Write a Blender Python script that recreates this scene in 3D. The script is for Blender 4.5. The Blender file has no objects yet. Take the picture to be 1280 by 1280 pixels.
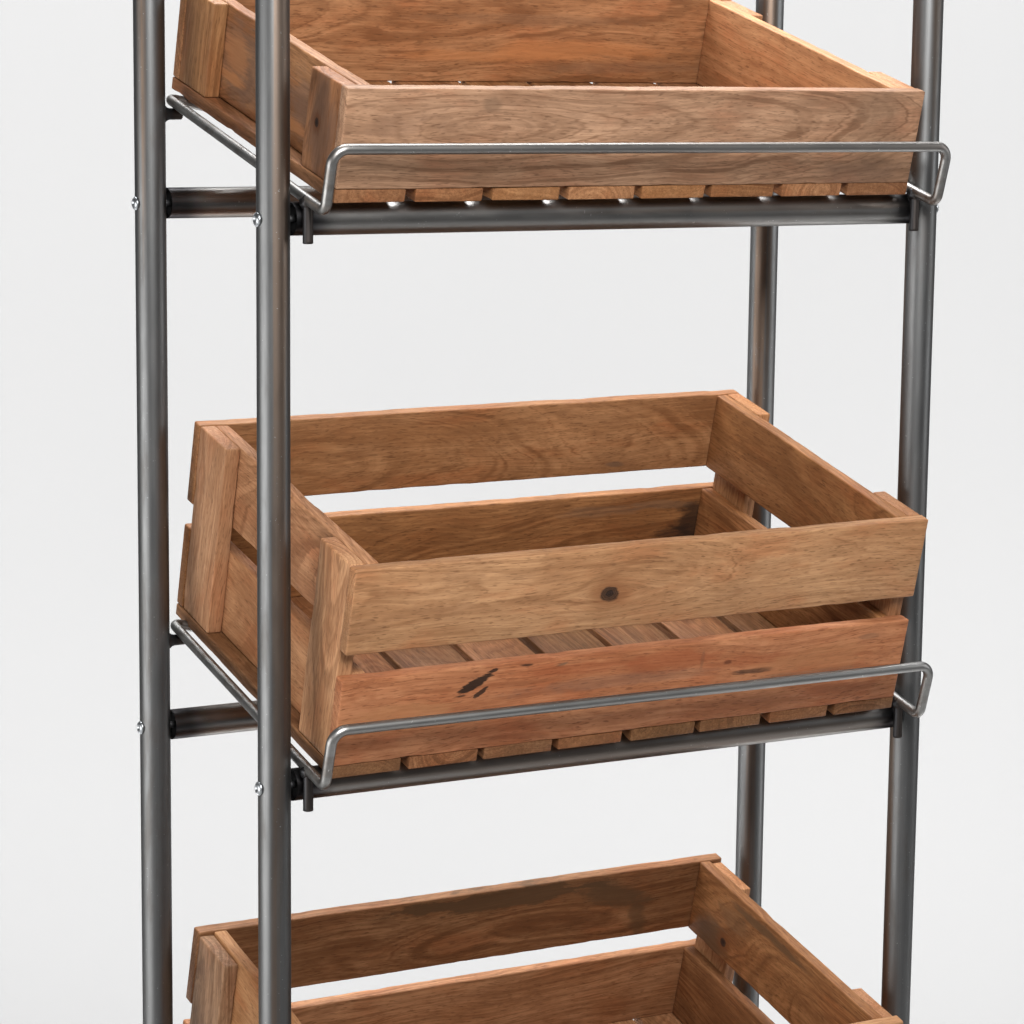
import bpy, bmesh, math, random
from mathutils import Matrix, Vector, noise as mnoise

scn = bpy.context.scene
COL = scn.collection

# ------------------------------------------------------------------ camera
cd = bpy.data.cameras.new('camera')
cam = bpy.data.objects.new('camera', cd)
COL.objects.link(cam)
CP = Vector((-1.00676793, -2.18699874, 0.49437508))
CR = Vector((0.86241863, -0.50599317, 0.01431866))
CU = Vector((0.07138714, 0.14957954, 0.98616927))
CF = Vector((0.50113669, 0.84946858, -0.16512159))
cam.matrix_world = Matrix(((CR.x, CU.x, -CF.x, CP.x), (CR.y, CU.y, -CF.y, CP.y),
                           (CR.z, CU.z, -CF.z, CP.z), (0, 0, 0, 1)))
cd.sensor_width = 36.0
cd.lens = 3789.69 / 1280 * 36.0
cd.shift_x = -(723.21 - 640) / 1280
cd.shift_y = (696.578 - 640) / 1280
cd.clip_start, cd.clip_end = 0.05, 60
scn.camera = cam

# ------------------------------------------------------------------ world and exposure
w = bpy.data.worlds.new('World')
scn.world = w
w.use_nodes = True
w.node_tree.nodes['Background'].inputs['Color'].default_value = (0.97, 0.98, 1.0, 1)
w.node_tree.nodes['Background'].inputs['Strength'].default_value = 0.08
scn.view_settings.view_transform = 'Standard'
scn.view_settings.look = 'None'
scn.view_settings.gamma = 1
scn.view_settings.use_curve_mapping = False
scn.view_settings.exposure = 0

# ------------------------------------------------------------------ studio lamps
def softbox(name, loc, target, sx, sy, power, col=(1, 1, 1), spread=180):
    l = bpy.data.lights.new(name, 'AREA')
    l.shape = 'RECTANGLE'
    l.size, l.size_y = sx, sy
    l.energy = power
    l.color = col
    l.spread = math.radians(spread)
    o = bpy.data.objects.new(name, l)
    COL.objects.link(o)
    d = Vector(target) - Vector(loc)
    o.matrix_world = Matrix.Translation(loc) @ d.to_track_quat('-Z', 'Y').to_matrix().to_4x4()
    return o

softbox('key_softbox', (-0.34, -1.62, 1.24), (0.3, 0.1, 0.05), 1.0, 0.8, 63, (1, 0.99, 0.975))
softbox('side_softbox', (-2.3, 0.05, -0.30), (0.3, 0.1, 0.05), 2.2, 1.4, 42, (1, 0.99, 0.975))
softbox('overhead_softbox', (0.70, 0.75, 2.15), (0.48, 0.25, 0.0), 1.4, 1.0, 29, (1, 1, 1), 80)
softbox('right_strip_softbox', (2.5, -1.3, 0.6), (0.3, 0.1, 0.1), 0.5, 2.0, 12)
# lamps that light the grey backdrop paper up to an even white; they face the paper
for loc, tgt, sx, sy, pw in (
        ((-1.025, 1.423, -0.23), (0.125, 2.486, -0.23), 0.3, 4.5, 86.0), ((2.076, -0.406, -0.23), (2.45, 1.114, -0.23), 0.3, 4.5, 75.5),
        ((0.525, 0.508, 1.5), (1.287, 1.8, 0.6), 3.0, 0.3, 99.0), ((0.525, 0.508, -1.0), (1.287, 1.8, -0.8), 3.0, 0.15, 76.0)):
    softbox("background_lamp", loc, tgt, sx, sy, pw * 0.965)

# ------------------------------------------------------------------ node helpers
class NT:
    def __init__(self, name):
        self.m = bpy.data.materials.new(name)
        self.m.use_nodes = True
        self.t = self.m.node_tree
        self.bsdf = self.t.nodes['Principled BSDF']

    def n(self, kind, **kw):
        nd = self.t.nodes.new(kind)
        for k, v in kw.items():
            setattr(nd, k, v)
        return nd

    def link(self, a, b):
        self.t.links.new(a, b)

    def put(self, sock, v):
        if hasattr(v, 'is_output'):
            self.link(v, sock)
        else:
            sock.default_value = v

    def math(self, op, a, b=0.0, c=0.0, clamp=False):
        nd = self.n('ShaderNodeMath', operation=op, use_clamp=clamp)
        for s, v in zip(nd.inputs, (a, b, c)):
            self.put(s, v)
        return nd.outputs[0]

    def vmath(self, op, a, b=(0, 0, 0)):
        nd = self.n('ShaderNodeVectorMath', operation=op)
        self.put(nd.inputs[0], a)
        self.put(nd.inputs[1], b)
        return nd.outputs['Value'] if op in ('LENGTH', 'DISTANCE', 'DOT_PRODUCT') else nd.outputs[0]

    def noise(self, vec, scale=1.0, detail=2.0, rough=0.5, dim='3D', distortion=0.0):
        nd = self.n('ShaderNodeTexNoise', noise_dimensions=dim)
        if dim == '1D':
            self.put(nd.inputs['W'], vec)
        else:
            self.put(nd.inputs['Vector'], vec)
        nd.inputs['Scale'].default_value = scale
        nd.inputs['Detail'].default_value = detail
        nd.inputs['Roughness'].default_value = rough
        nd.inputs['Distortion'].default_value = distortion
        return nd.outputs[0]

    def ramp(self, v, a, b, lo=0.0, hi=1.0):
        nd = self.n('ShaderNodeMapRange', interpolation_type='SMOOTHSTEP')
        self.put(nd.inputs[0], v)
        for i, x in zip((1, 2, 3, 4), (a, b, lo, hi)):
            nd.inputs[i].default_value = x
        return nd.outputs[0]

    def mix(self, f, a, b, mode='MIX'):
        nd = self.n('ShaderNodeMix', data_type='RGBA', blend_type=mode)
        self.put(nd.inputs[0], f)
        for s, v in ((nd.inputs[6], a), (nd.inputs[7], b)):
            if isinstance(v, tuple):
                v = (*v, 1.0)
            self.put(s, v)
        return nd.outputs[2]

    def xyz(self, vec):
        nd = self.n('ShaderNodeSeparateXYZ')
        self.link(vec, nd.inputs[0])
        return nd.outputs

    def comb(self, x, y, z):
        nd = self.n('ShaderNodeCombineXYZ')
        for s, v in zip(nd.inputs, (x, y, z)):
            self.put(s, v)
        return nd.outputs[0]

# ------------------------------------------------------------------ wood
TAN = ((0.52, 0.288, 0.153), (0.392, 0.196, 0.096))
GREY = ((0.42, 0.250, 0.143), (0.29, 0.163, 0.090))
ORANGE = ((0.45, 0.230, 0.110), (0.34, 0.155, 0.068))
RED = ((0.42, 0.186, 0.084), (0.30, 0.110, 0.044))
BROWN = ((0.37, 0.185, 0.086), (0.26, 0.116, 0.048))
SHADED_SLAT = ((0.27, 0.132, 0.060), (0.18, 0.082, 0.035))  # slat wood darkened: shade on the crate floor put into the colour
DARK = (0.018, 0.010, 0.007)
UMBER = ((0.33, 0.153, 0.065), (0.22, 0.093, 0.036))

def wood(rng, pal, knots=(), stains=(), pith=None, contrast=1.0, length=0.5):
    """solid 3D wood: local X is along the grain, Z across the face.
    knots: (x, z, radius); stains: (x, z, rx, rz, colour, strength)"""
    t = NT('mango_wood')
    k = rng.uniform(0.84, 1.08)
    kb = k * rng.uniform(0.92, 1.08)
    A, Bc = [(c[0] * k, c[1] * k, c[2] * kb) for c in pal]
    obj = t.n('ShaderNodeTexCoord').outputs['Object']
    off = (rng.uniform(-9, 9), rng.uniform(-9, 9), rng.uniform(-9, 9))
    P = t.vmath('ADD', obj, off)
    fibre0 = t.noise(t.vmath('MULTIPLY', P, (30.0, 420.0, 420.0)), detail=2.0)
    # wander of the grain
    wn = t.n('ShaderNodeTexNoise')
    t.put(wn.inputs['Vector'], t.vmath('MULTIPLY', P, (5.0, 11.0, 11.0)))
    wn.inputs['Detail'].default_value = 1.6
    wn.inputs['Scale'].default_value = 1.0
    warp = t.vmath('MULTIPLY', t.vmath('SUBTRACT', wn.outputs['Color'], (0.5, 0.5, 0.5)), (0.0, 0.030, 0.030))
    Q = t.vmath('ADD', obj, warp)
    qx, qy, qz = t.xyz(Q)
    ox, oy, oz = t.xyz(obj)
    swirl = None
    for kx, kz, kr in knots:
        dx = t.math('MULTIPLY', t.math('SUBTRACT', ox, kx), 0.55)
        dz = t.math('SUBTRACT', oz, kz)
        d2 = t.math('ADD', t.math('MULTIPLY', dx, dx), t.math('MULTIPLY', dz, dz))
        g = t.math('EXPONENT', t.math('MULTIPLY', d2, -1.0 / (2.6 * kr) ** 2))
        # push the grain away from the knot, so that it flows round it
        push = t.math('MULTIPLY', g, t.math('MULTIPLY', t.math('SIGN', dz), kr * 1.3))
        qz = t.math('SUBTRACT', qz, push)
    if pith is None:
        pith = (rng.choice((-1, 1)) * rng.uniform(0.012, 0.05), rng.uniform(-0.03, 0.03), rng.uniform(-0.16, 0.16))
    py, pz, sl = pith
    yy = t.math('ADD', t.math('SUBTRACT', qy, py), t.math('MULTIPLY', qx, sl))
    zz = t.math('SUBTRACT', qz, pz)
    r = t.math('SQRT', t.math('ADD', t.math('MULTIPLY', yy, yy), t.math('MULTIPLY', t.math('MULTIPLY', zz, zz), 0.45)))
    r = t.math('ADD', r, t.math('MULTIPLY', t.math('SUBTRACT', fibre0, 0.5), 0.0016))
    rings = t.noise(t.math('ADD', r, off[0]), scale=330.0, detail=3.0, rough=0.65, dim='1D')
    ringmask = t.ramp(rings, 0.36, 0.64)
    soft = t.noise(t.math('ADD', r, off[1]), scale=170.0, detail=1.2, rough=0.4, dim='1D')
    lines = t.ramp(t.math('ABSOLUTE', t.math('SUBTRACT', soft, 0.5)), 0.045, 0.0)
    fine = t.noise(t.comb(t.math('MULTIPLY', t.math('ADD', qx, off[0]), 14.0), t.math('MULTIPLY', qy, 460.0),
                          t.math('MULTIPLY', qz, 460.0)), detail=3.0, rough=0.6)
    pores = t.noise(t.comb(t.math('MULTIPLY', t.math('ADD', qx, off[1]), 110.0), t.math('MULTIPLY', qy, 1050.0),
                           t.math('MULTIPLY', qz, 1050.0)), detail=1.0)
    poremask = t.math('MULTIPLY', t.ramp(pores, 0.57, 0.70), t.ramp(rings, 0.25, 0.7, 0.45, 1.0))
    blot = t.noise(t.vmath('MULTIPLY', P, (7.0, 20.0, 24.0)), detail=4.0, rough=0.6)
    blot2 = t.noise(t.vmath('MULTIPLY', t.vmath('ADD', P, (3.1, 7.7, 1.3)), (11.0, 30.0, 30.0)), detail=4.0, rough=0.62)
    c = t.mix(t.ramp(blot, 0.36, 0.66), A, Bc)
    hue = t.mix(t.ramp(blot2, 0.45, 0.70, 0.0, 0.75), c, (Bc[0] * 1.10, Bc[1] * 0.88, Bc[2] * 0.80))
    c = t.mix(t.ramp(blot2, 0.32, 0.44, 0.45, 0.0), hue, (Bc[0] * 0.72, Bc[1] * 0.74, Bc[2] * 0.82))
    mid = t.noise(t.vmath('MULTIPLY', t.vmath('ADD', P, (5.5, 2.2, 8.8)), (24.0, 70.0, 70.0)), detail=5.0, rough=0.65, distortion=0.6)
    c = t.mix(t.ramp(mid, 0.50, 0.72, 0.0, 0.50), c, (Bc[0] * 0.70, Bc[1] * 0.62, Bc[2] * 0.56))
    c = t.mix(t.ramp(mid, 0.46, 0.30, 0.0, 0.35), c, (A[0] * 1.15, A[1] * 1.12, A[2] * 1.08))
    c = t.mix(t.math('MULTIPLY', ringmask, 0.46 * contrast), c, (Bc[0] * 0.66, Bc[1] * 0.62, Bc[2] * 0.58))
    c = t.mix(t.math('MULTIPLY', t.math('MULTIPLY', lines, t.ramp(blot2, 0.35, 0.6, 0.15, 1.0)), 0.75 * contrast), c, (Bc[0] * 0.52, Bc[1] * 0.45, Bc[2] * 0.40))
    c = t.mix(t.math('MULTIPLY', t.ramp(fine, 0.42, 0.64), 0.40 * contrast), c, (Bc[0] * 0.60, Bc[1] * 0.57, Bc[2] * 0.55))
    c = t.mix(t.math('MULTIPLY', t.ramp(fine, 0.48, 0.28), 0.22), c, (A[0] * 1.22, A[1] * 1.22, A[2] * 1.22))
    c = t.mix(t.math('MULTIPLY', poremask, 0.70), c, (Bc[0] * 0.36, Bc[1] * 0.32, Bc[2] * 0.30))
    relief = 0.0
    edge = t.noise(t.vmath('MULTIPLY', P, (38.0, 120.0, 120.0)), detail=4.0, rough=0.65)
    edge2 = t.noise(t.vmath('MULTIPLY', P, (14.0, 45.0, 45.0)), detail=3.0, rough=0.6)
    for sx, sz, rx, rz, colr, st, *an in stains:
        ca, sa = math.cos(an[0] if an else 0.0), math.sin(an[0] if an else 0.0)
        dx, dz = t.math('SUBTRACT', ox, sx), t.math('SUBTRACT', oz, sz)
        ex = t.math('DIVIDE', t.math('ADD', t.math('MULTIPLY', dx, ca), t.math('MULTIPLY', dz, sa)), rx)
        ez = t.math('DIVIDE', t.math('SUBTRACT', t.math('MULTIPLY', dz, ca), t.math('MULTIPLY', dx, sa)), rz)
        d = t.math('SQRT', t.math('ADD', t.math('MULTIPLY', ex, ex), t.math('MULTIPLY', ez, ez)))
        d = t.math('ADD', d, t.math('MULTIPLY', t.math('SUBTRACT', edge, 0.5), 1.5))
        d = t.math('ADD', d, t.math('MULTIPLY', t.math('SUBTRACT', edge2, 0.5), 1.2))
        d = t.math('ADD', d, t.math('MULTIPLY', t.math('SUBTRACT', fine, 0.5), 0.8))
        lim = (1.05, 0.80) if st > 0.85 else (1.25, 0.55)
        c = t.mix(t.math('MULTIPLY', t.ramp(d, *lim), st), c, colr)
    for kx, kz, kr in knots:
        ex = t.math('MULTIPLY', t.math('SUBTRACT', ox, kx), 0.85)
        ez = t.math('SUBTRACT', oz, kz)
        d = t.math('DIVIDE', t.math('SQRT', t.math('ADD', t.math('MULTIPLY', ex, ex), t.math('MULTIPLY', ez, ez))), kr)
        d = t.math('ADD', d, t.math('MULTIPLY', t.math('SUBTRACT', edge, 0.5), 1.1))
        halo = t.math('MULTIPLY', t.ramp(d, 3.2, 0.9), 0.75)
        c = t.mix(halo, c, (Bc[0] * 0.62, Bc[1] * 0.50, Bc[2] * 0.42))
        relief = t.math('ADD', relief, t.math('MULTIPLY', t.ramp(d, 1.0, 0.5), t.noise(t.vmath('MULTIPLY', P, (500.0, 500.0, 500.0)), detail=3.0)))
        bands = t.noise(d, scale=5.0, detail=2.0, dim='1D')
        c = t.mix(t.math('MULTIPLY', t.ramp(d, 1.1, 0.75), t.ramp(bands, 0.35, 0.6, 0.75, 1.0)), c, DARK)
    t.link(c, t.bsdf.inputs['Base Color'])
    t.put(t.bsdf.inputs['Roughness'], t.ramp(fine, 0.3, 0.7, 0.50, 0.66))
    t.bsdf.inputs['Specular IOR Level'].default_value = 0.18
    bp = t.n('ShaderNodeBump')
    bp.inputs['Strength'].default_value = 0.16
    bp.inputs['Distance'].default_value = 0.0006
    h = t.math('SUBTRACT', t.math('MULTIPLY', fine, -0.5), t.math('ADD', poremask, t.math('MULTIPLY', relief, 6.0)))
    t.link(h, bp.inputs['Height'])
    t.link(bp.outputs[0], t.bsdf.inputs['Normal'])
    return t.m

# ------------------------------------------------------------------ steel
def steel(name, axis=2, base=(0.178, 0.180, 0.181), rust=0.5, rough=0.40, burn_ends=None, seed=0.0, brushed=True):
    t = NT(name)
    obj = t.n('ShaderNodeTexCoord').outputs['Object']
    P = t.vmath('ADD', obj, (seed * 1.7, seed * 2.3, seed * 0.9))
    s_long = [60.0, 60.0, 60.0]
    s_long[axis] = 0.7
    streak = t.noise(t.vmath('MULTIPLY', P, tuple(s_long)), detail=3.0, rough=0.55)
    s3 = [70.0, 70.0, 70.0]
    s3[axis] = 14.0
    mott = t.noise(t.vmath('MULTIPLY', P, tuple(s3)), detail=5.0, rough=0.65)
    s2 = [900.0, 900.0, 900.0]
    s2[axis] = 9.0
    brush = t.noise(t.vmath('MULTIPLY', P, tuple(s2)), detail=2.0)
    cloud = t.noise(t.vmath('MULTIPLY', P, (22.0, 22.0, 22.0)), detail=5.0, rough=0.6)
    c = t.mix(t.ramp(streak, 0.35, 0.7), base, tuple(b * 0.80 for b in base))
    c = t.mix(t.math('MULTIPLY', t.ramp(streak, 0.50, 0.64), rust), c, (0.19, 0.135, 0.10))
    c = t.mix(t.ramp(cloud, 0.55, 0.75, 0.0, 0.14), c, (0.15, 0.157, 0.17))
    c = t.mix(t.ramp(brush, 0.45, 0.7, 0.0, 0.18), c, tuple(b * 0.55 for b in base))
    c = t.mix(t.ramp(mott, 0.50, 0.70, 0.0, 0.42), c, tuple(b * q for b, q in zip(base, (0.62, 0.54, 0.48))))
    c = t.mix(t.ramp(mott, 0.42, 0.30, 0.0, 0.22), c, tuple(b * 1.25 for b in base))
    nick = t.noise(t.vmath('MULTIPLY', P, (420.0, 420.0, 420.0)), detail=1.0)
    c = t.mix(t.ramp(nick, 0.74, 0.80, 0.0, 0.7), c, tuple(min(1, b * 2.2) for b in base))
    if burn_ends:
        x = t.xyz(obj)[axis]
        for lo, hi in burn_ends:
            c = t.mix(t.ramp(x, lo, hi, 0.85, 0.0), c, (0.028, 0.028, 0.033))
    t.link(c, t.bsdf.inputs['Base Color'])
    t.bsdf.inputs['Metallic'].default_value = 1.0
    t.bsdf.inputs['Specular Tint'].default_value = (0.45, 0.45, 0.45, 1)
    t.put(t.bsdf.inputs['Roughness'], t.math('ADD', t.ramp(mott, 0.3, 0.7, rough - 0.02, rough + 0.07),
                                              t.math('MULTIPLY', brush, 0.05)))
    bp = t.n('ShaderNodeBump')
    bp.inputs['Strength'].default_value = 0.05 if brushed else 0.0
    bp.inputs['Distance'].default_value = 0.0003
    t.link(brush, bp.inputs['Height'])
    t.link(bp.outputs[0], t.bsdf.inputs['Normal'])
    return t.m

def plain(name, col, rough, metallic=0.0):
    t = NT(name)
    obj = t.n('ShaderNodeTexCoord').outputs['Object']
    n = t.noise(t.vmath('MULTIPLY', obj, (300.0, 300.0, 300.0)), detail=3.0)
    c = t.mix(t.ramp(n, 0.35, 0.7, 0.0, 0.35), col, tuple(v * 0.7 for v in col))
    t.link(c, t.bsdf.inputs['Base Color'])
    t.bsdf.inputs['Roughness'].default_value = rough
    t.bsdf.inputs['Metallic'].default_value = metallic
    return t.m

# ------------------------------------------------------------------ mesh helpers
def link_mesh(name, bm, mat, parent=None, matrix=None, smooth=True):
    me = bpy.data.meshes.new(name)
    bmesh.ops.recalc_face_normals(bm, faces=bm.faces[:])
    bm.to_mesh(me)
    bm.free()
    me.materials.append(mat)
    if smooth:
        for p in me.polygons:
            p.use_smooth = True
    o = bpy.data.objects.new(name, me)
    COL.objects.link(o)
    if parent is not None:
        o.parent = parent
    if matrix is not None:
        o.matrix_local = matrix
    return o

def plank_bm(lx, ty, hz, rng, bev=0.0016):
    """a board of real timber: slightly wavering edges, eased arrises"""
    bm = bmesh.new()
    bmesh.ops.create_cube(bm, size=1.0)
    for v in bm.verts:
        v.co = Vector((v.co.x * lx, v.co.y * ty, v.co.z * hz))
    n = max(2, int(lx / 0.007))
    es = [e for e in bm.edges if abs((e.verts[0].co - e.verts[1].co).x) > lx * 0.9]
    bmesh.ops.subdivide_edges(bm, edges=es, cuts=n, use_grid_fill=True)
    def sharp(e):
        return len(e.link_faces) == 2 and e.link_faces[0].normal.dot(e.link_faces[1].normal) < 0.5
    bm.normal_update()
    bmesh.ops.bevel(bm, geom=[e for e in bm.edges if sharp(e)], offset=bev, segments=3, profile=0.5, affect='EDGES')
    s = rng.uniform(0, 100)
    for v in bm.verts:
        q = Vector((v.co.x * 14 + s, v.co.y * 30, v.co.z * 30 + s * 0.3))
        v.co += Vector((0, mnoise.noise(q) * 0.00032, mnoise.noise(q + Vector((7, 3, 1))) * 0.0005))
        ey, ez = ty / 2 - abs(v.co.y), hz / 2 - abs(v.co.z)
        if ey < bev * 1.2 and ez < bev * 1.2:                 # worn, dented arris
            wv = max(0.0, mnoise.noise(Vector((v.co.x * 45 + s, s + v.co.y * 9, v.co.z * 9)))) ** 2 * 0.0014
            v.co.y -= math.copysign(wv, v.co.y)
            v.co.z -= math.copysign(wv, v.co.z)
        q2 = v.co * 160 + Vector((s, s, s))
        v.co += Vector((mnoise.noise(q2), 0, mnoise.noise(q2 + Vector((5, 5, 5))))) * 0.00026
    return bm

def sweep_bm(pts, rad, seg=20, cap=True):
    bm = bmesh.new()
    pts = [Vector(p) for p in pts]
    tan = []
    for i in range(len(pts)):
        a = pts[max(i - 1, 0)]
        b = pts[min(i + 1, len(pts) - 1)]
        tan.append((b - a).normalized())
    up = Vector((0, 0, 1)) if abs(tan[0].z) < 0.9 else Vector((1, 0, 0))
    nrm = (up - tan[0] * up.dot(tan[0])).normalized()
    rings = []
    for p, t in zip(pts, tan):
        nrm = (nrm - t * nrm.dot(t)).normalized()
        bi = t.cross(nrm)
        rings.append([bm.verts.new(p + (nrm * math.cos(a) + bi * math.sin(a)) * rad)
                      for a in (2 * math.pi * k / seg for k in range(seg))])
    for r0, r1 in zip(rings, rings[1:]):
        for k in range(seg):
            bm.faces.new((r0[k], r0[(k + 1) % seg], r1[(k + 1) % seg], r1[k]))
    if cap:
        bm.faces.new(rings[0])
        bm.faces.new(rings[-1])
    return bm

def fillet(pts, rads, n=9):
    """polyline with rounded corners"""
    pts = [Vector(p) for p in pts]
    out = [pts[0]]
    for i in range(1, len(pts) - 1):
        p, a, b, r = pts[i], pts[i - 1], pts[i + 1], rads[i]
        u, v = (a - p).normalized(), (b - p).normalized()
        ang = math.acos(max(-1, min(1, u.dot(v))))
        d = r / math.tan(ang / 2)
        c = p + (u + v).normalized() * (r / math.sin(ang / 2))
        s, e = p + u * d - c, p + v * d - c
        tot = s.angle(e)
        ax = s.cross(e).normalized()
        for k in range(n + 1):
            out.append(c + Matrix.Rotation(tot * k / n, 3, ax) @ s)
    out.append(pts[-1])
    return out

def lathe_bm(profile, seg=32):
    """profile (along x, radius) round the local X axis"""
    bm = bmesh.new()
    rings = []
    for x, r in profile:
        rings.append([bm.verts.new((x, r * math.cos(a), r * math.sin(a)))
                      for a in (2 * math.pi * k / seg for k in range(seg))])
    for r0, r1 in zip(rings, rings[1:]):
        for k in range(seg):
            bm.faces.new((r0[k], r0[(k + 1) % seg], r1[(k + 1) % seg], r1[k]))
    bm.faces.new(rings[0])
    bm.faces.new(rings[-1])
    return bm

def sharpen(o, deg=35):
    me = o.data
    bm = bmesh.new()
    bm.from_mesh(me)
    for e in bm.edges:
        if len(e.link_faces) == 2 and e.calc_face_angle(0) > math.radians(deg):
            e.smooth = False
    bm.to_mesh(me)
    bm.free()

def thing(name, label, cat, matrix, group=None):
    o = bpy.data.objects.new(name, None)
    o.empty_display_size = 0.1
    COL.objects.link(o)
    o.matrix_world = matrix
    o['label'], o['category'] = label, cat
    if group:
        o['group'] = group
    return o

# ------------------------------------------------------------------ setting: studio floor and backdrop
FLOOR = -1.12
HD = Vector((CF.x, CF.y, 0)).normalized()
SD = Vector((HD.y, -HD.x, 0))
bm = bmesh.new()
bmesh.ops.create_grid(bm, x_segments=1, y_segments=1, size=3.2)
fl = link_mesh('floor', bm, plain('studio_floor', (0.42, 0.42, 0.42), 0.7), None,
               Matrix.Translation((0.3, 0.3, FLOOR)), False)
fl['kind'] = 'structure'
bc = CP + HD * 4.6 + SD * -0.05
bm = bmesh.new()
for a in (-2.6, 1.7):
    for z in (FLOOR + 0.02, FLOOR + 3.4):
        for y in (0.0, 0.03):
            bm.verts.new(Vector((bc.x, bc.y, 0)) + SD * a + HD * y + Vector((0, 0, z)))
bmesh.ops.convex_hull(bm, input=bm.verts[:])
t = NT('backdrop_paper')
t.bsdf.inputs['Base Color'].default_value = (0.20, 0.20, 0.20, 1)
t.bsdf.inputs['Roughness'].default_value = 1.0
t.bsdf.inputs['Specular IOR Level'].default_value = 0.0
bd = link_mesh('backdrop', bm, t.m, None, None, False)
bd['kind'] = 'structure'

# ------------------------------------------------------------------ the rack
W, D, PR, TR = 0.633217, 0.249747, 0.0134, 0.0133
Z1, DZ = 0.359393, 0.458364
TIERS = [Z1 - DZ * k for k in range(3)]
rack = thing('shelf_rack', 'tall open rack of bare grey steel tubes with four round posts carrying the crates', 'rack',
             Matrix.Translation((0, 0, FLOOR)))
TOP = 0.92
hollow_black = plain('hollow_shade_black', (0.010, 0.010, 0.011), 0.6)  # near-black that stands for the shade inside the open tube ends
zinc = plain('zinc_screw', (0.46, 0.48, 0.50), 0.34, 1.0)
black_iron = steel('blackened_iron', 2, (0.055, 0.055, 0.058), 0.2, 0.42)
for i, (x, y) in enumerate(((0, 0), (0, D), (W, 0), (W, D))):
    h = TOP - FLOOR
    bm = sweep_bm([(0, 0, h * k / 40) for k in range(41)], PR, 40)
    po = link_mesh('post', bm, steel('raw_steel', 2, rust=(0.8, 0.95, 0.8, 0.9)[i], seed=3.1 * i + 1), rack,
                   Matrix.Translation((x, y, 0)))
    sharpen(po, 50)
    s = -1 if x == 0 else 1
    for z in TIERS:
        bm = lathe_bm([(0.0, 0.0057), (0.0006, 0.0059), (0.0016, 0.0056), (0.0026, 0.0044), (0.0031, 0.0030),
                       (0.0031, 0.0024), (0.0012, 0.0022), (0.0012, 0.0003)], 28)
        link_mesh('screw', bm, zinc, po, Matrix.Translation((s * (PR - 0.0004), 0, z - FLOOR)) @
                  (Matrix.Rotation(math.pi, 4, 'Z') if s < 0 else Matrix.Identity(4)))
tube_len = W
for y in (0, D):
    for j, z in enumerate(TIERS):
        n = 36
        e = W / 2 - PR - 0.0012
        outer = sweep_bm([(2 * e * (k / n - 0.5), 0, 0) for k in range(n + 1)], TR, 48, False)
        tmp = bpy.data.meshes.new('tmp')
        outer.to_mesh(tmp)
        outer.free()
        bm = bmesh.new()
        bm.from_mesh(tmp)
        bpy.data.meshes.remove(tmp)
        for s in (-1, 1):                        # turned-in rim of the open end
            ring = [ed for ed in bm.edges if ed.is_boundary and ed.verts[0].co.x * s > e - 1e-4]
            for dx, rr in ((0.0, 0.87), (-0.007, 0.87)):
                g = bmesh.ops.extrude_edge_only(bm, edges=ring)['geom']
                ring = [q for q in g if isinstance(q, bmesh.types.BMEdge)]
                for v in {q for q in g if isinstance(q, bmesh.types.BMVert)}:
                    f = TR * rr / math.hypot(v.co.y, v.co.z)
                    v.co = Vector((s * (e + dx), v.co.y * f, v.co.z * f))
        m = steel('cross_tube_steel', 0, (0.28, 0.273, 0.265), 0.5, 0.30,
                  ((-e + 0.012, -e + 0.040), (e - 0.006, e - 0.040)), 1.9 * j + y * 20)
        tb = link_mesh('cross_tube', bm, m, rack, Matrix.Translation((W / 2, y, z - FLOOR)))
        sharpen(tb, 50)
        for s in (-1, 1):
            bm = sweep_bm([(0, 0, 0), (s * 0.002, 0, 0)], TR * 0.86, 32)
            pg = link_mesh('hollow_shade_disc', bm, hollow_black, tb, Matrix.Translation((s * (e - 0.006), 0, 0)))  # added black disc in place of the dark hollow of the tube
            sharpen(pg, 50)
            bm = sweep_bm([(0, 0, 0), (s * 0.008, 0, 0)], 0.003, 16)
            link_mesh('bolt_shank', bm, hollow_black, tb, Matrix.Translation((s * (e - 0.0045), 0, 0)))
# short pins welded to the inner side of the back posts, under the trays
for z in TIERS:
    for x, s in ((0, 1), (W, -1)):
        bm = lathe_bm([(0.010, 0.0085), (0.0135, 0.0074), (0.0155, 0.0058), (0.018, 0.0049), (0.0285, 0.0048), (0.0290, 0.0042)], 20)
        pn = link_mesh('support_pin', bm, black_iron, rack, Matrix.Translation((x, D, z + 0.0757 - FLOOR)) @
                       (Matrix.Rotation(math.pi, 4, 'Z') if s < 0 else Matrix.Identity(4)))
        sharpen(pn, 50)

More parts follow.
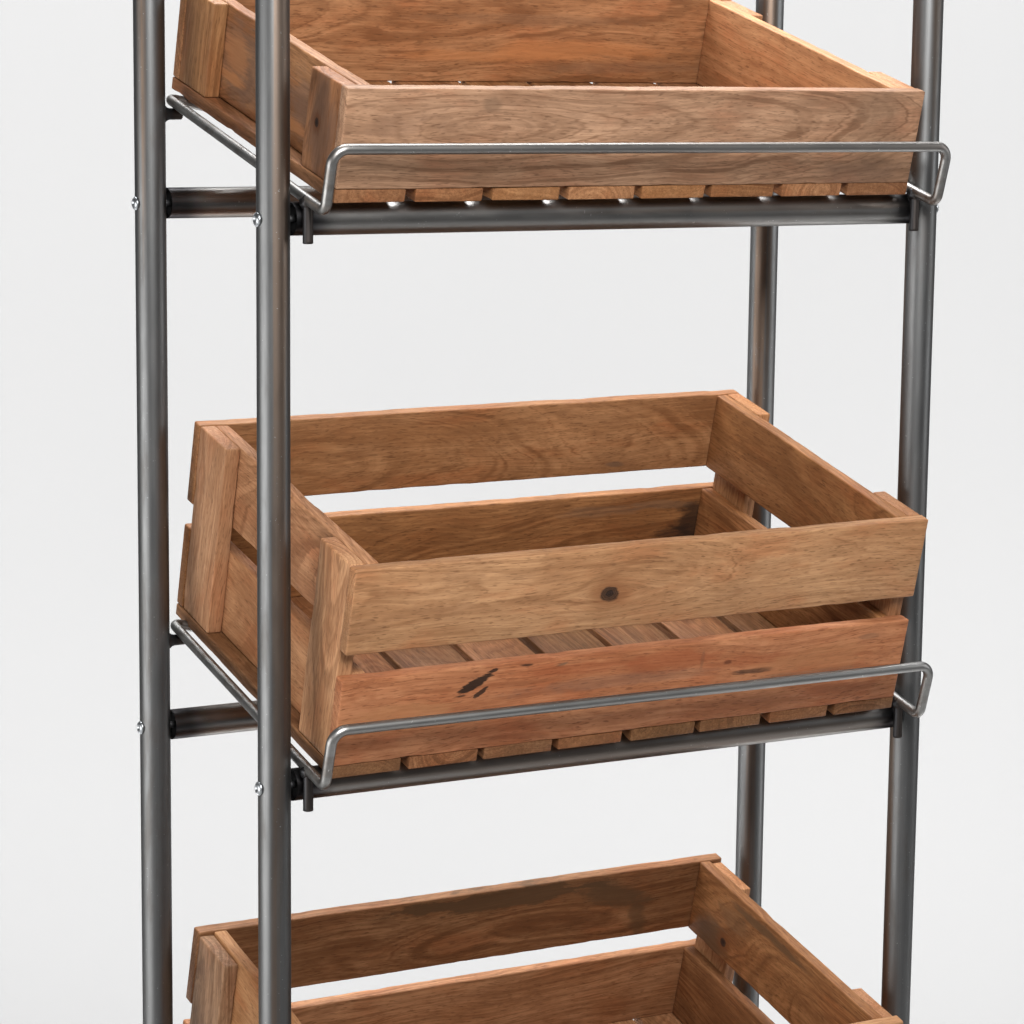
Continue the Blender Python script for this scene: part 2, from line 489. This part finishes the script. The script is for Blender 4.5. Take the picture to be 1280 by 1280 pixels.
# ------------------------------------------------------------------ wire trays
HWX, RW = 0.295, 0.0044
XL, XR = W / 2 - HWX, W / 2 + HWX
tray_labels = ('bent steel wire tray with front rail under the shallow top crate',
               'bent steel wire tray with front rail under the deep crate with the dark knot',
               'bent steel wire tray under the lowest crate')
for j, z in enumerate(TIERS):
    tray = thing('wire_tray', tray_labels[j], 'tray', Matrix.Translation((W / 2, 0, z)), 'wire trays hooked on the rack')
    drop = 0.0068 if j == 0 else 0.0092
    F, G, Bk = (-0.0496, 0.0077), (-0.0641, 0.0567), (0.2607, 0.0889)
    P = lambda x, q, dz=0: Vector((x, q[0], q[1] + dz))
    h = HWX
    loop = [P(0, Bk, -drop), P(-h + 0.034, Bk, -drop), P(-h, Bk), P(-h, F), P(-h, G), P(h, G), P(h, F), P(h, Bk),
            P(h - 0.034, Bk, -drop), P(0, Bk, -drop)]
    rads = [0, 0.02, 0.0085, 0.008, 0.0125, 0.0125, 0.008, 0.0085, 0.02, 0]
    pts = fillet(loop, rads)
    dense = []
    for a, b in zip(pts, pts[1:]):
        n = max(1, int((b - a).length / 0.02))
        dense += [a.lerp(b, k / n) for k in range(n)]
    dense.append(pts[-1])
    bm = sweep_bm(dense, RW, 24, False)
    bmesh.ops.remove_doubles(bm, verts=bm.verts[:], dist=1e-5)
    link_mesh('wire_loop', bm, steel('wire_steel', 0, (0.33, 0.327, 0.32), 0.3, 0.36, None, 5.5 * j, False), tray)
    for s in (-1, 1):
        bm = sweep_bm([(0, 0, 0.017), (0, 0, 0.013), (0, 0, -0.0165), (0, 0, -0.0182), (0, 0, -0.0187)], 0.0042, 24)
        for v in bm.verts:
            if v.co.z < -0.0184:
                v.co.x *= 0.8
                v.co.y *= 0.8
        pg = link_mesh('peg', bm, black_iron, tray, Matrix.Translation((s * h, -0.0182, 0)))
        sharpen(pg, 60)
        # blob of weld where the peg meets the wire
        bm = bmesh.new()
        bmesh.ops.create_icosphere(bm, subdivisions=3, radius=0.0062)
        for v in bm.verts:
            v.co *= 1 + 0.25 * mnoise.noise(v.co * 400 + Vector((j, s, 0)))
        link_mesh('weld', bm, black_iron, pg, Matrix.Translation((0, 0.001, 0.0135)))

# ------------------------------------------------------------------ crates
L, DP, H2, H1, TB, TF, TC, TS, WC = 0.5612, 0.3251, 0.1106, 0.0883, 0.0111, 0.0122, 0.0146, 0.0123, 0.0553
# axes maps: columns are the plank's long axis, its thickness and its width, in crate space
AX = {'u': Matrix(((1, 0, 0), (0, 1, 0), (0, 0, 1))),
      'v': Matrix(((0, -1, 0), (1, 0, 0), (0, 0, 1))),
      'w': Matrix(((0, 1, 0), (0, 0, 1), (1, 0, 0))),
      'slat': Matrix(((0, 0, -1), (1, 0, 0), (0, -1, 0)))}
ALONG = {'u': (0, 1, 2), 'v': (1, 0, 2), 'w': (2, 0, 1), 'slat': (1, 2, 0)}

def board(name, parent, kind, lo, hi, rng, pal, knots=(), stains=(), label=None, pith=None, contrast=1.0, bev=0.0016):
    lo, hi = Vector(lo), Vector(hi)
    c, s = (lo + hi) / 2, hi - lo
    a, b, d = ALONG[kind]
    bm = plank_bm(s[a], s[b], s[d], rng, bev)
    # knots and stains come in crate coordinates (along, across): shift them to the board's centre
    sg = -1 if kind == 'slat' else 1
    kn = [(x - c[a], (z - c[d]) * sg, r) for x, z, r in knots]
    st = [(q[0] - c[a], (q[1] - c[d]) * sg, *q[2:]) for q in stains]
    m = wood(rng, pal, kn, st, pith, contrast)
    M = AX[kind].to_4x4()
    M.translation = c
    o = link_mesh(name, bm, m, parent, M)
    sharpen(o, 40)
    if label:
        o['label'] = label
    return o

def crate(label, M, H, deep, spec, seed, hc):
    rng = random.Random(seed)
    root = thing('wooden_crate', label, 'crate', Matrix(M), 'wooden crates on the rack')
    rows = [('lower', TB + 0.0002, H1), ('upper', H2, H)] if deep else [('upper', TB + 0.0002, H)]
    def sp(key, default=ORANGE):
        d = dict(spec.get(key, {}))
        d.setdefault('pal', default)
        return d
    for rname, z0, z1 in rows:
        board('front_plank', root, 'u', (0, 0, z0), (L, TF, z1), rng, **sp('front_' + rname, TAN))
        board('back_plank', root, 'u', (0, DP - TF, z0), (L, DP, z1), rng, **sp('back_' + rname, BROWN))
        for side, x0 in (('left', TC), ('right', L - TC - TS)):
            board('side_plank', root, 'v', (x0, TF + 0.0002, z0), (x0 + TS, DP - TF - 0.0002, z1 - 0.0004), rng, **sp(side + '_' + rname))
    for side, x0 in (('left', 0.0006), ('right', L - TC)):
        for end, y0 in (('front', TF + 0.0002), ('back', DP - TF - WC)):
            board('cleat', root, 'w', (x0, y0, TB + 0.0002), (x0 + TC - 0.0006, y0 + WC - 0.0002, hc), rng,
                  **sp('cleat_%s_%s' % (side, end)))
    n, gap = 8, 0.0080
    ws = (L - (n - 1) * gap) / n
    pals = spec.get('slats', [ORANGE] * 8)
    for k in range(n):
        x0 = k * (ws + gap)
        a = rng.uniform(-0.0012, 0.0012) if k > 0 else 0
        b = rng.uniform(-0.0012, 0.0012) if k < n - 1 else 0
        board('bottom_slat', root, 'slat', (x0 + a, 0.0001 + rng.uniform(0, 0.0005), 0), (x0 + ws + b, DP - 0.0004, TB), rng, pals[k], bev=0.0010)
    return root

STAIN = (0.13, 0.075, 0.045)
PURP = (0.16, 0.092, 0.062)
HEART = (0.105, 0.056, 0.027)
DEEP = (0.24, 0.058, 0.020)
HOT = (0.40, 0.165, 0.062)

M1 = ((0.99989, -0.01422, 0.00319, 0.0401), (0.01456, 0.96619, -0.25744, -0.0272), (0.00058, 0.25745, 0.96629, 0.37219), (0, 0, 0, 1))
M2 = ((0.99997, -0.00486, -0.00533, 0.03626), (0.00332, 0.96621, -0.25775, -0.02928), (0.0064, 0.25773, 0.9662, -0.09088), (0, 0, 0, 1))
M3 = ((0.99996, -0.00687, 0.00611, 0.03589), (0.00821, 0.96663, -0.25604, -0.0181), (-0.00415, 0.25608, 0.96665, -0.5482), (0, 0, 0, 1))

crate('shallow wooden tray crate with single solid planks all round, on the topmost tier', M1, 0.0933, False, {
    'front_upper': dict(pal=GREY, pith=(-0.018, 0.008, 0.09), contrast=1.15,
                        stains=((0.515, 0.060, 0.028, 0.035, STAIN, 0.42), (0.13, 0.08, 0.010, 0.007, STAIN, 0.55), (0.5, 0.02, 0.04, 0.012, PURP, 0.35))),
    'back_upper': dict(pal=BROWN, stains=((0.40, 0.042, 0.10, 0.009, HOT, 0.5), (0.30, 0.036, 0.09, 0.005, HOT, 0.4), (0.45, 0.026, 0.10, 0.006, STAIN, 0.35), (0.35, 0.07, 0.12, 0.006, STAIN, 0.3))),
    'left_upper': dict(pal=BROWN, stains=((0.22, 0.05, 0.05, 0.04, PURP, 0.6), (0.235, 0.055, 0.025, 0.02, HOT, 0.5), (0.09, 0.05, 0.04, 0.03, PURP, 0.55), (0.11, 0.03, 0.03, 0.006, HOT, 0.5), (0.24, 0.035, 0.03, 0.005, HOT, 0.6))),
    'right_upper': dict(pal=ORANGE, contrast=0.7),
    'cleat_left_front': dict(pal=UMBER, knots=((0.052, 0.048, 0.0035),), stains=((0.055, 0.040, 0.045, 0.016, PURP, 0.6), (0.05, 0.022, 0.03, 0.008, PURP, 0.5))),
    'cleat_left_back': dict(pal=BROWN, contrast=0.7),
    'slats': [BROWN, UMBER, BROWN, BROWN, BROWN, UMBER, BROWN, BROWN]}, 11, 0.0925)
crate('deep slatted wooden crate with dark knot in upper front plank and reddish lower plank', M2, 0.185, True, {
    'front_upper': dict(pal=TAN, knots=((0.2398, 0.1434, 0.0078),), pith=(-0.030, 0.010, 0.02), contrast=0.85),
    'front_lower': dict(pal=RED, contrast=0.7, label='reddish lower front plank with dark splashes',
                        stains=((0.124, 0.0735, 0.0185, 0.0054, DARK, 0.95, 0.50), (0.1300, 0.0650, 0.0075, 0.0026, DARK, 0.9, 0.60), (0.139, 0.0835, 0.005, 0.002, DARK, 0.9, 0.2),
                                (0.170, 0.0850, 0.006, 0.0012, DARK, 0.8), (0.205, 0.082, 0.006, 0.0016, STAIN, 0.8, 0.2), (0.345, 0.073, 0.002, 0.009, STAIN, 0.6),
                                (0.372, 0.066, 0.005, 0.002, DARK, 0.8), (0.40, 0.0545, 0.020, 0.0025, DARK, 0.75), (0.25, 0.060, 0.10, 0.006, PURP, 0.35),
                                (0.315, 0.074, 0.050, 0.009, DEEP, 0.5), (0.22, 0.076, 0.05, 0.006, DEEP, 0.4), (0.40, 0.066, 0.05, 0.006, DEEP, 0.35), (0.06, 0.050, 0.05, 0.012, ORANGE[1], 0.6), (0.47, 0.060, 0.06, 0.012, ORANGE[1], 0.4),
                                (0.46, 0.045, 0.06, 0.004, STAIN, 0.35), (0.52, 0.076, 0.010, 0.003, STAIN, 0.4))),
    'back_upper': dict(pal=BROWN, contrast=0.85, stains=((0.4326, 0.120, 0.010, 0.003, STAIN, 0.7),)),
    'back_lower': dict(pal=UMBER, stains=((0.530, 0.052, 0.020, 0.024, DARK, 0.84), (0.512, 0.040, 0.022, 0.010, DARK, 0.7), (0.49, 0.074, 0.035, 0.005, STAIN, 0.5), (0.42, 0.072, 0.05, 0.006, STAIN, 0.4))),
    'left_upper': dict(pal=ORANGE), 'left_lower': dict(pal=ORANGE, contrast=0.6),
    'right_upper': dict(pal=UMBER, contrast=0.6), 'right_lower': dict(pal=UMBER),
    'cleat_left_front': dict(pal=TAN), 'cleat_left_back': dict(pal=TAN, contrast=0.8),
    'cleat_right_back': dict(pal=ORANGE), 'cleat_right_front': dict(pal=BROWN),
    'slats': [SHADED_SLAT, UMBER, SHADED_SLAT, UMBER, SHADED_SLAT, SHADED_SLAT, UMBER, SHADED_SLAT]}, 23, 0.1848)
crate('deep slatted wooden crate on the lowest tier, dark brown heartwood patch on its back', M3, 0.185, True, {
    'back_upper': dict(pal=BROWN, stains=((0.32, 0.174, 0.12, 0.011, HEART, 0.87), (0.435, 0.163, 0.050, 0.014, HEART, 0.80, -0.3), (0.470, 0.135, 0.010, 0.026, HEART, 0.65, 0.3))),
    'back_lower': dict(pal=BROWN), 'right_upper': dict(pal=UMBER, knots=((0.252, 0.128, 0.0045),), stains=((0.275, 0.120, 0.030, 0.020, HEART, 0.8), (0.19, 0.174, 0.07, 0.005, HEART, 0.8), (0.24, 0.160, 0.03, 0.012, HEART, 0.5))),
    'right_lower': dict(pal=UMBER), 'left_upper': dict(pal=ORANGE, contrast=0.6),
    'cleat_left_back': dict(pal=GREY), 'cleat_right_front': dict(pal=ORANGE), 'cleat_right_back': dict(pal=ORANGE),
    'slats': [BROWN, ORANGE, BROWN, ORANGE, BROWN, BROWN, TAN, BROWN]}, 37, 0.1815)
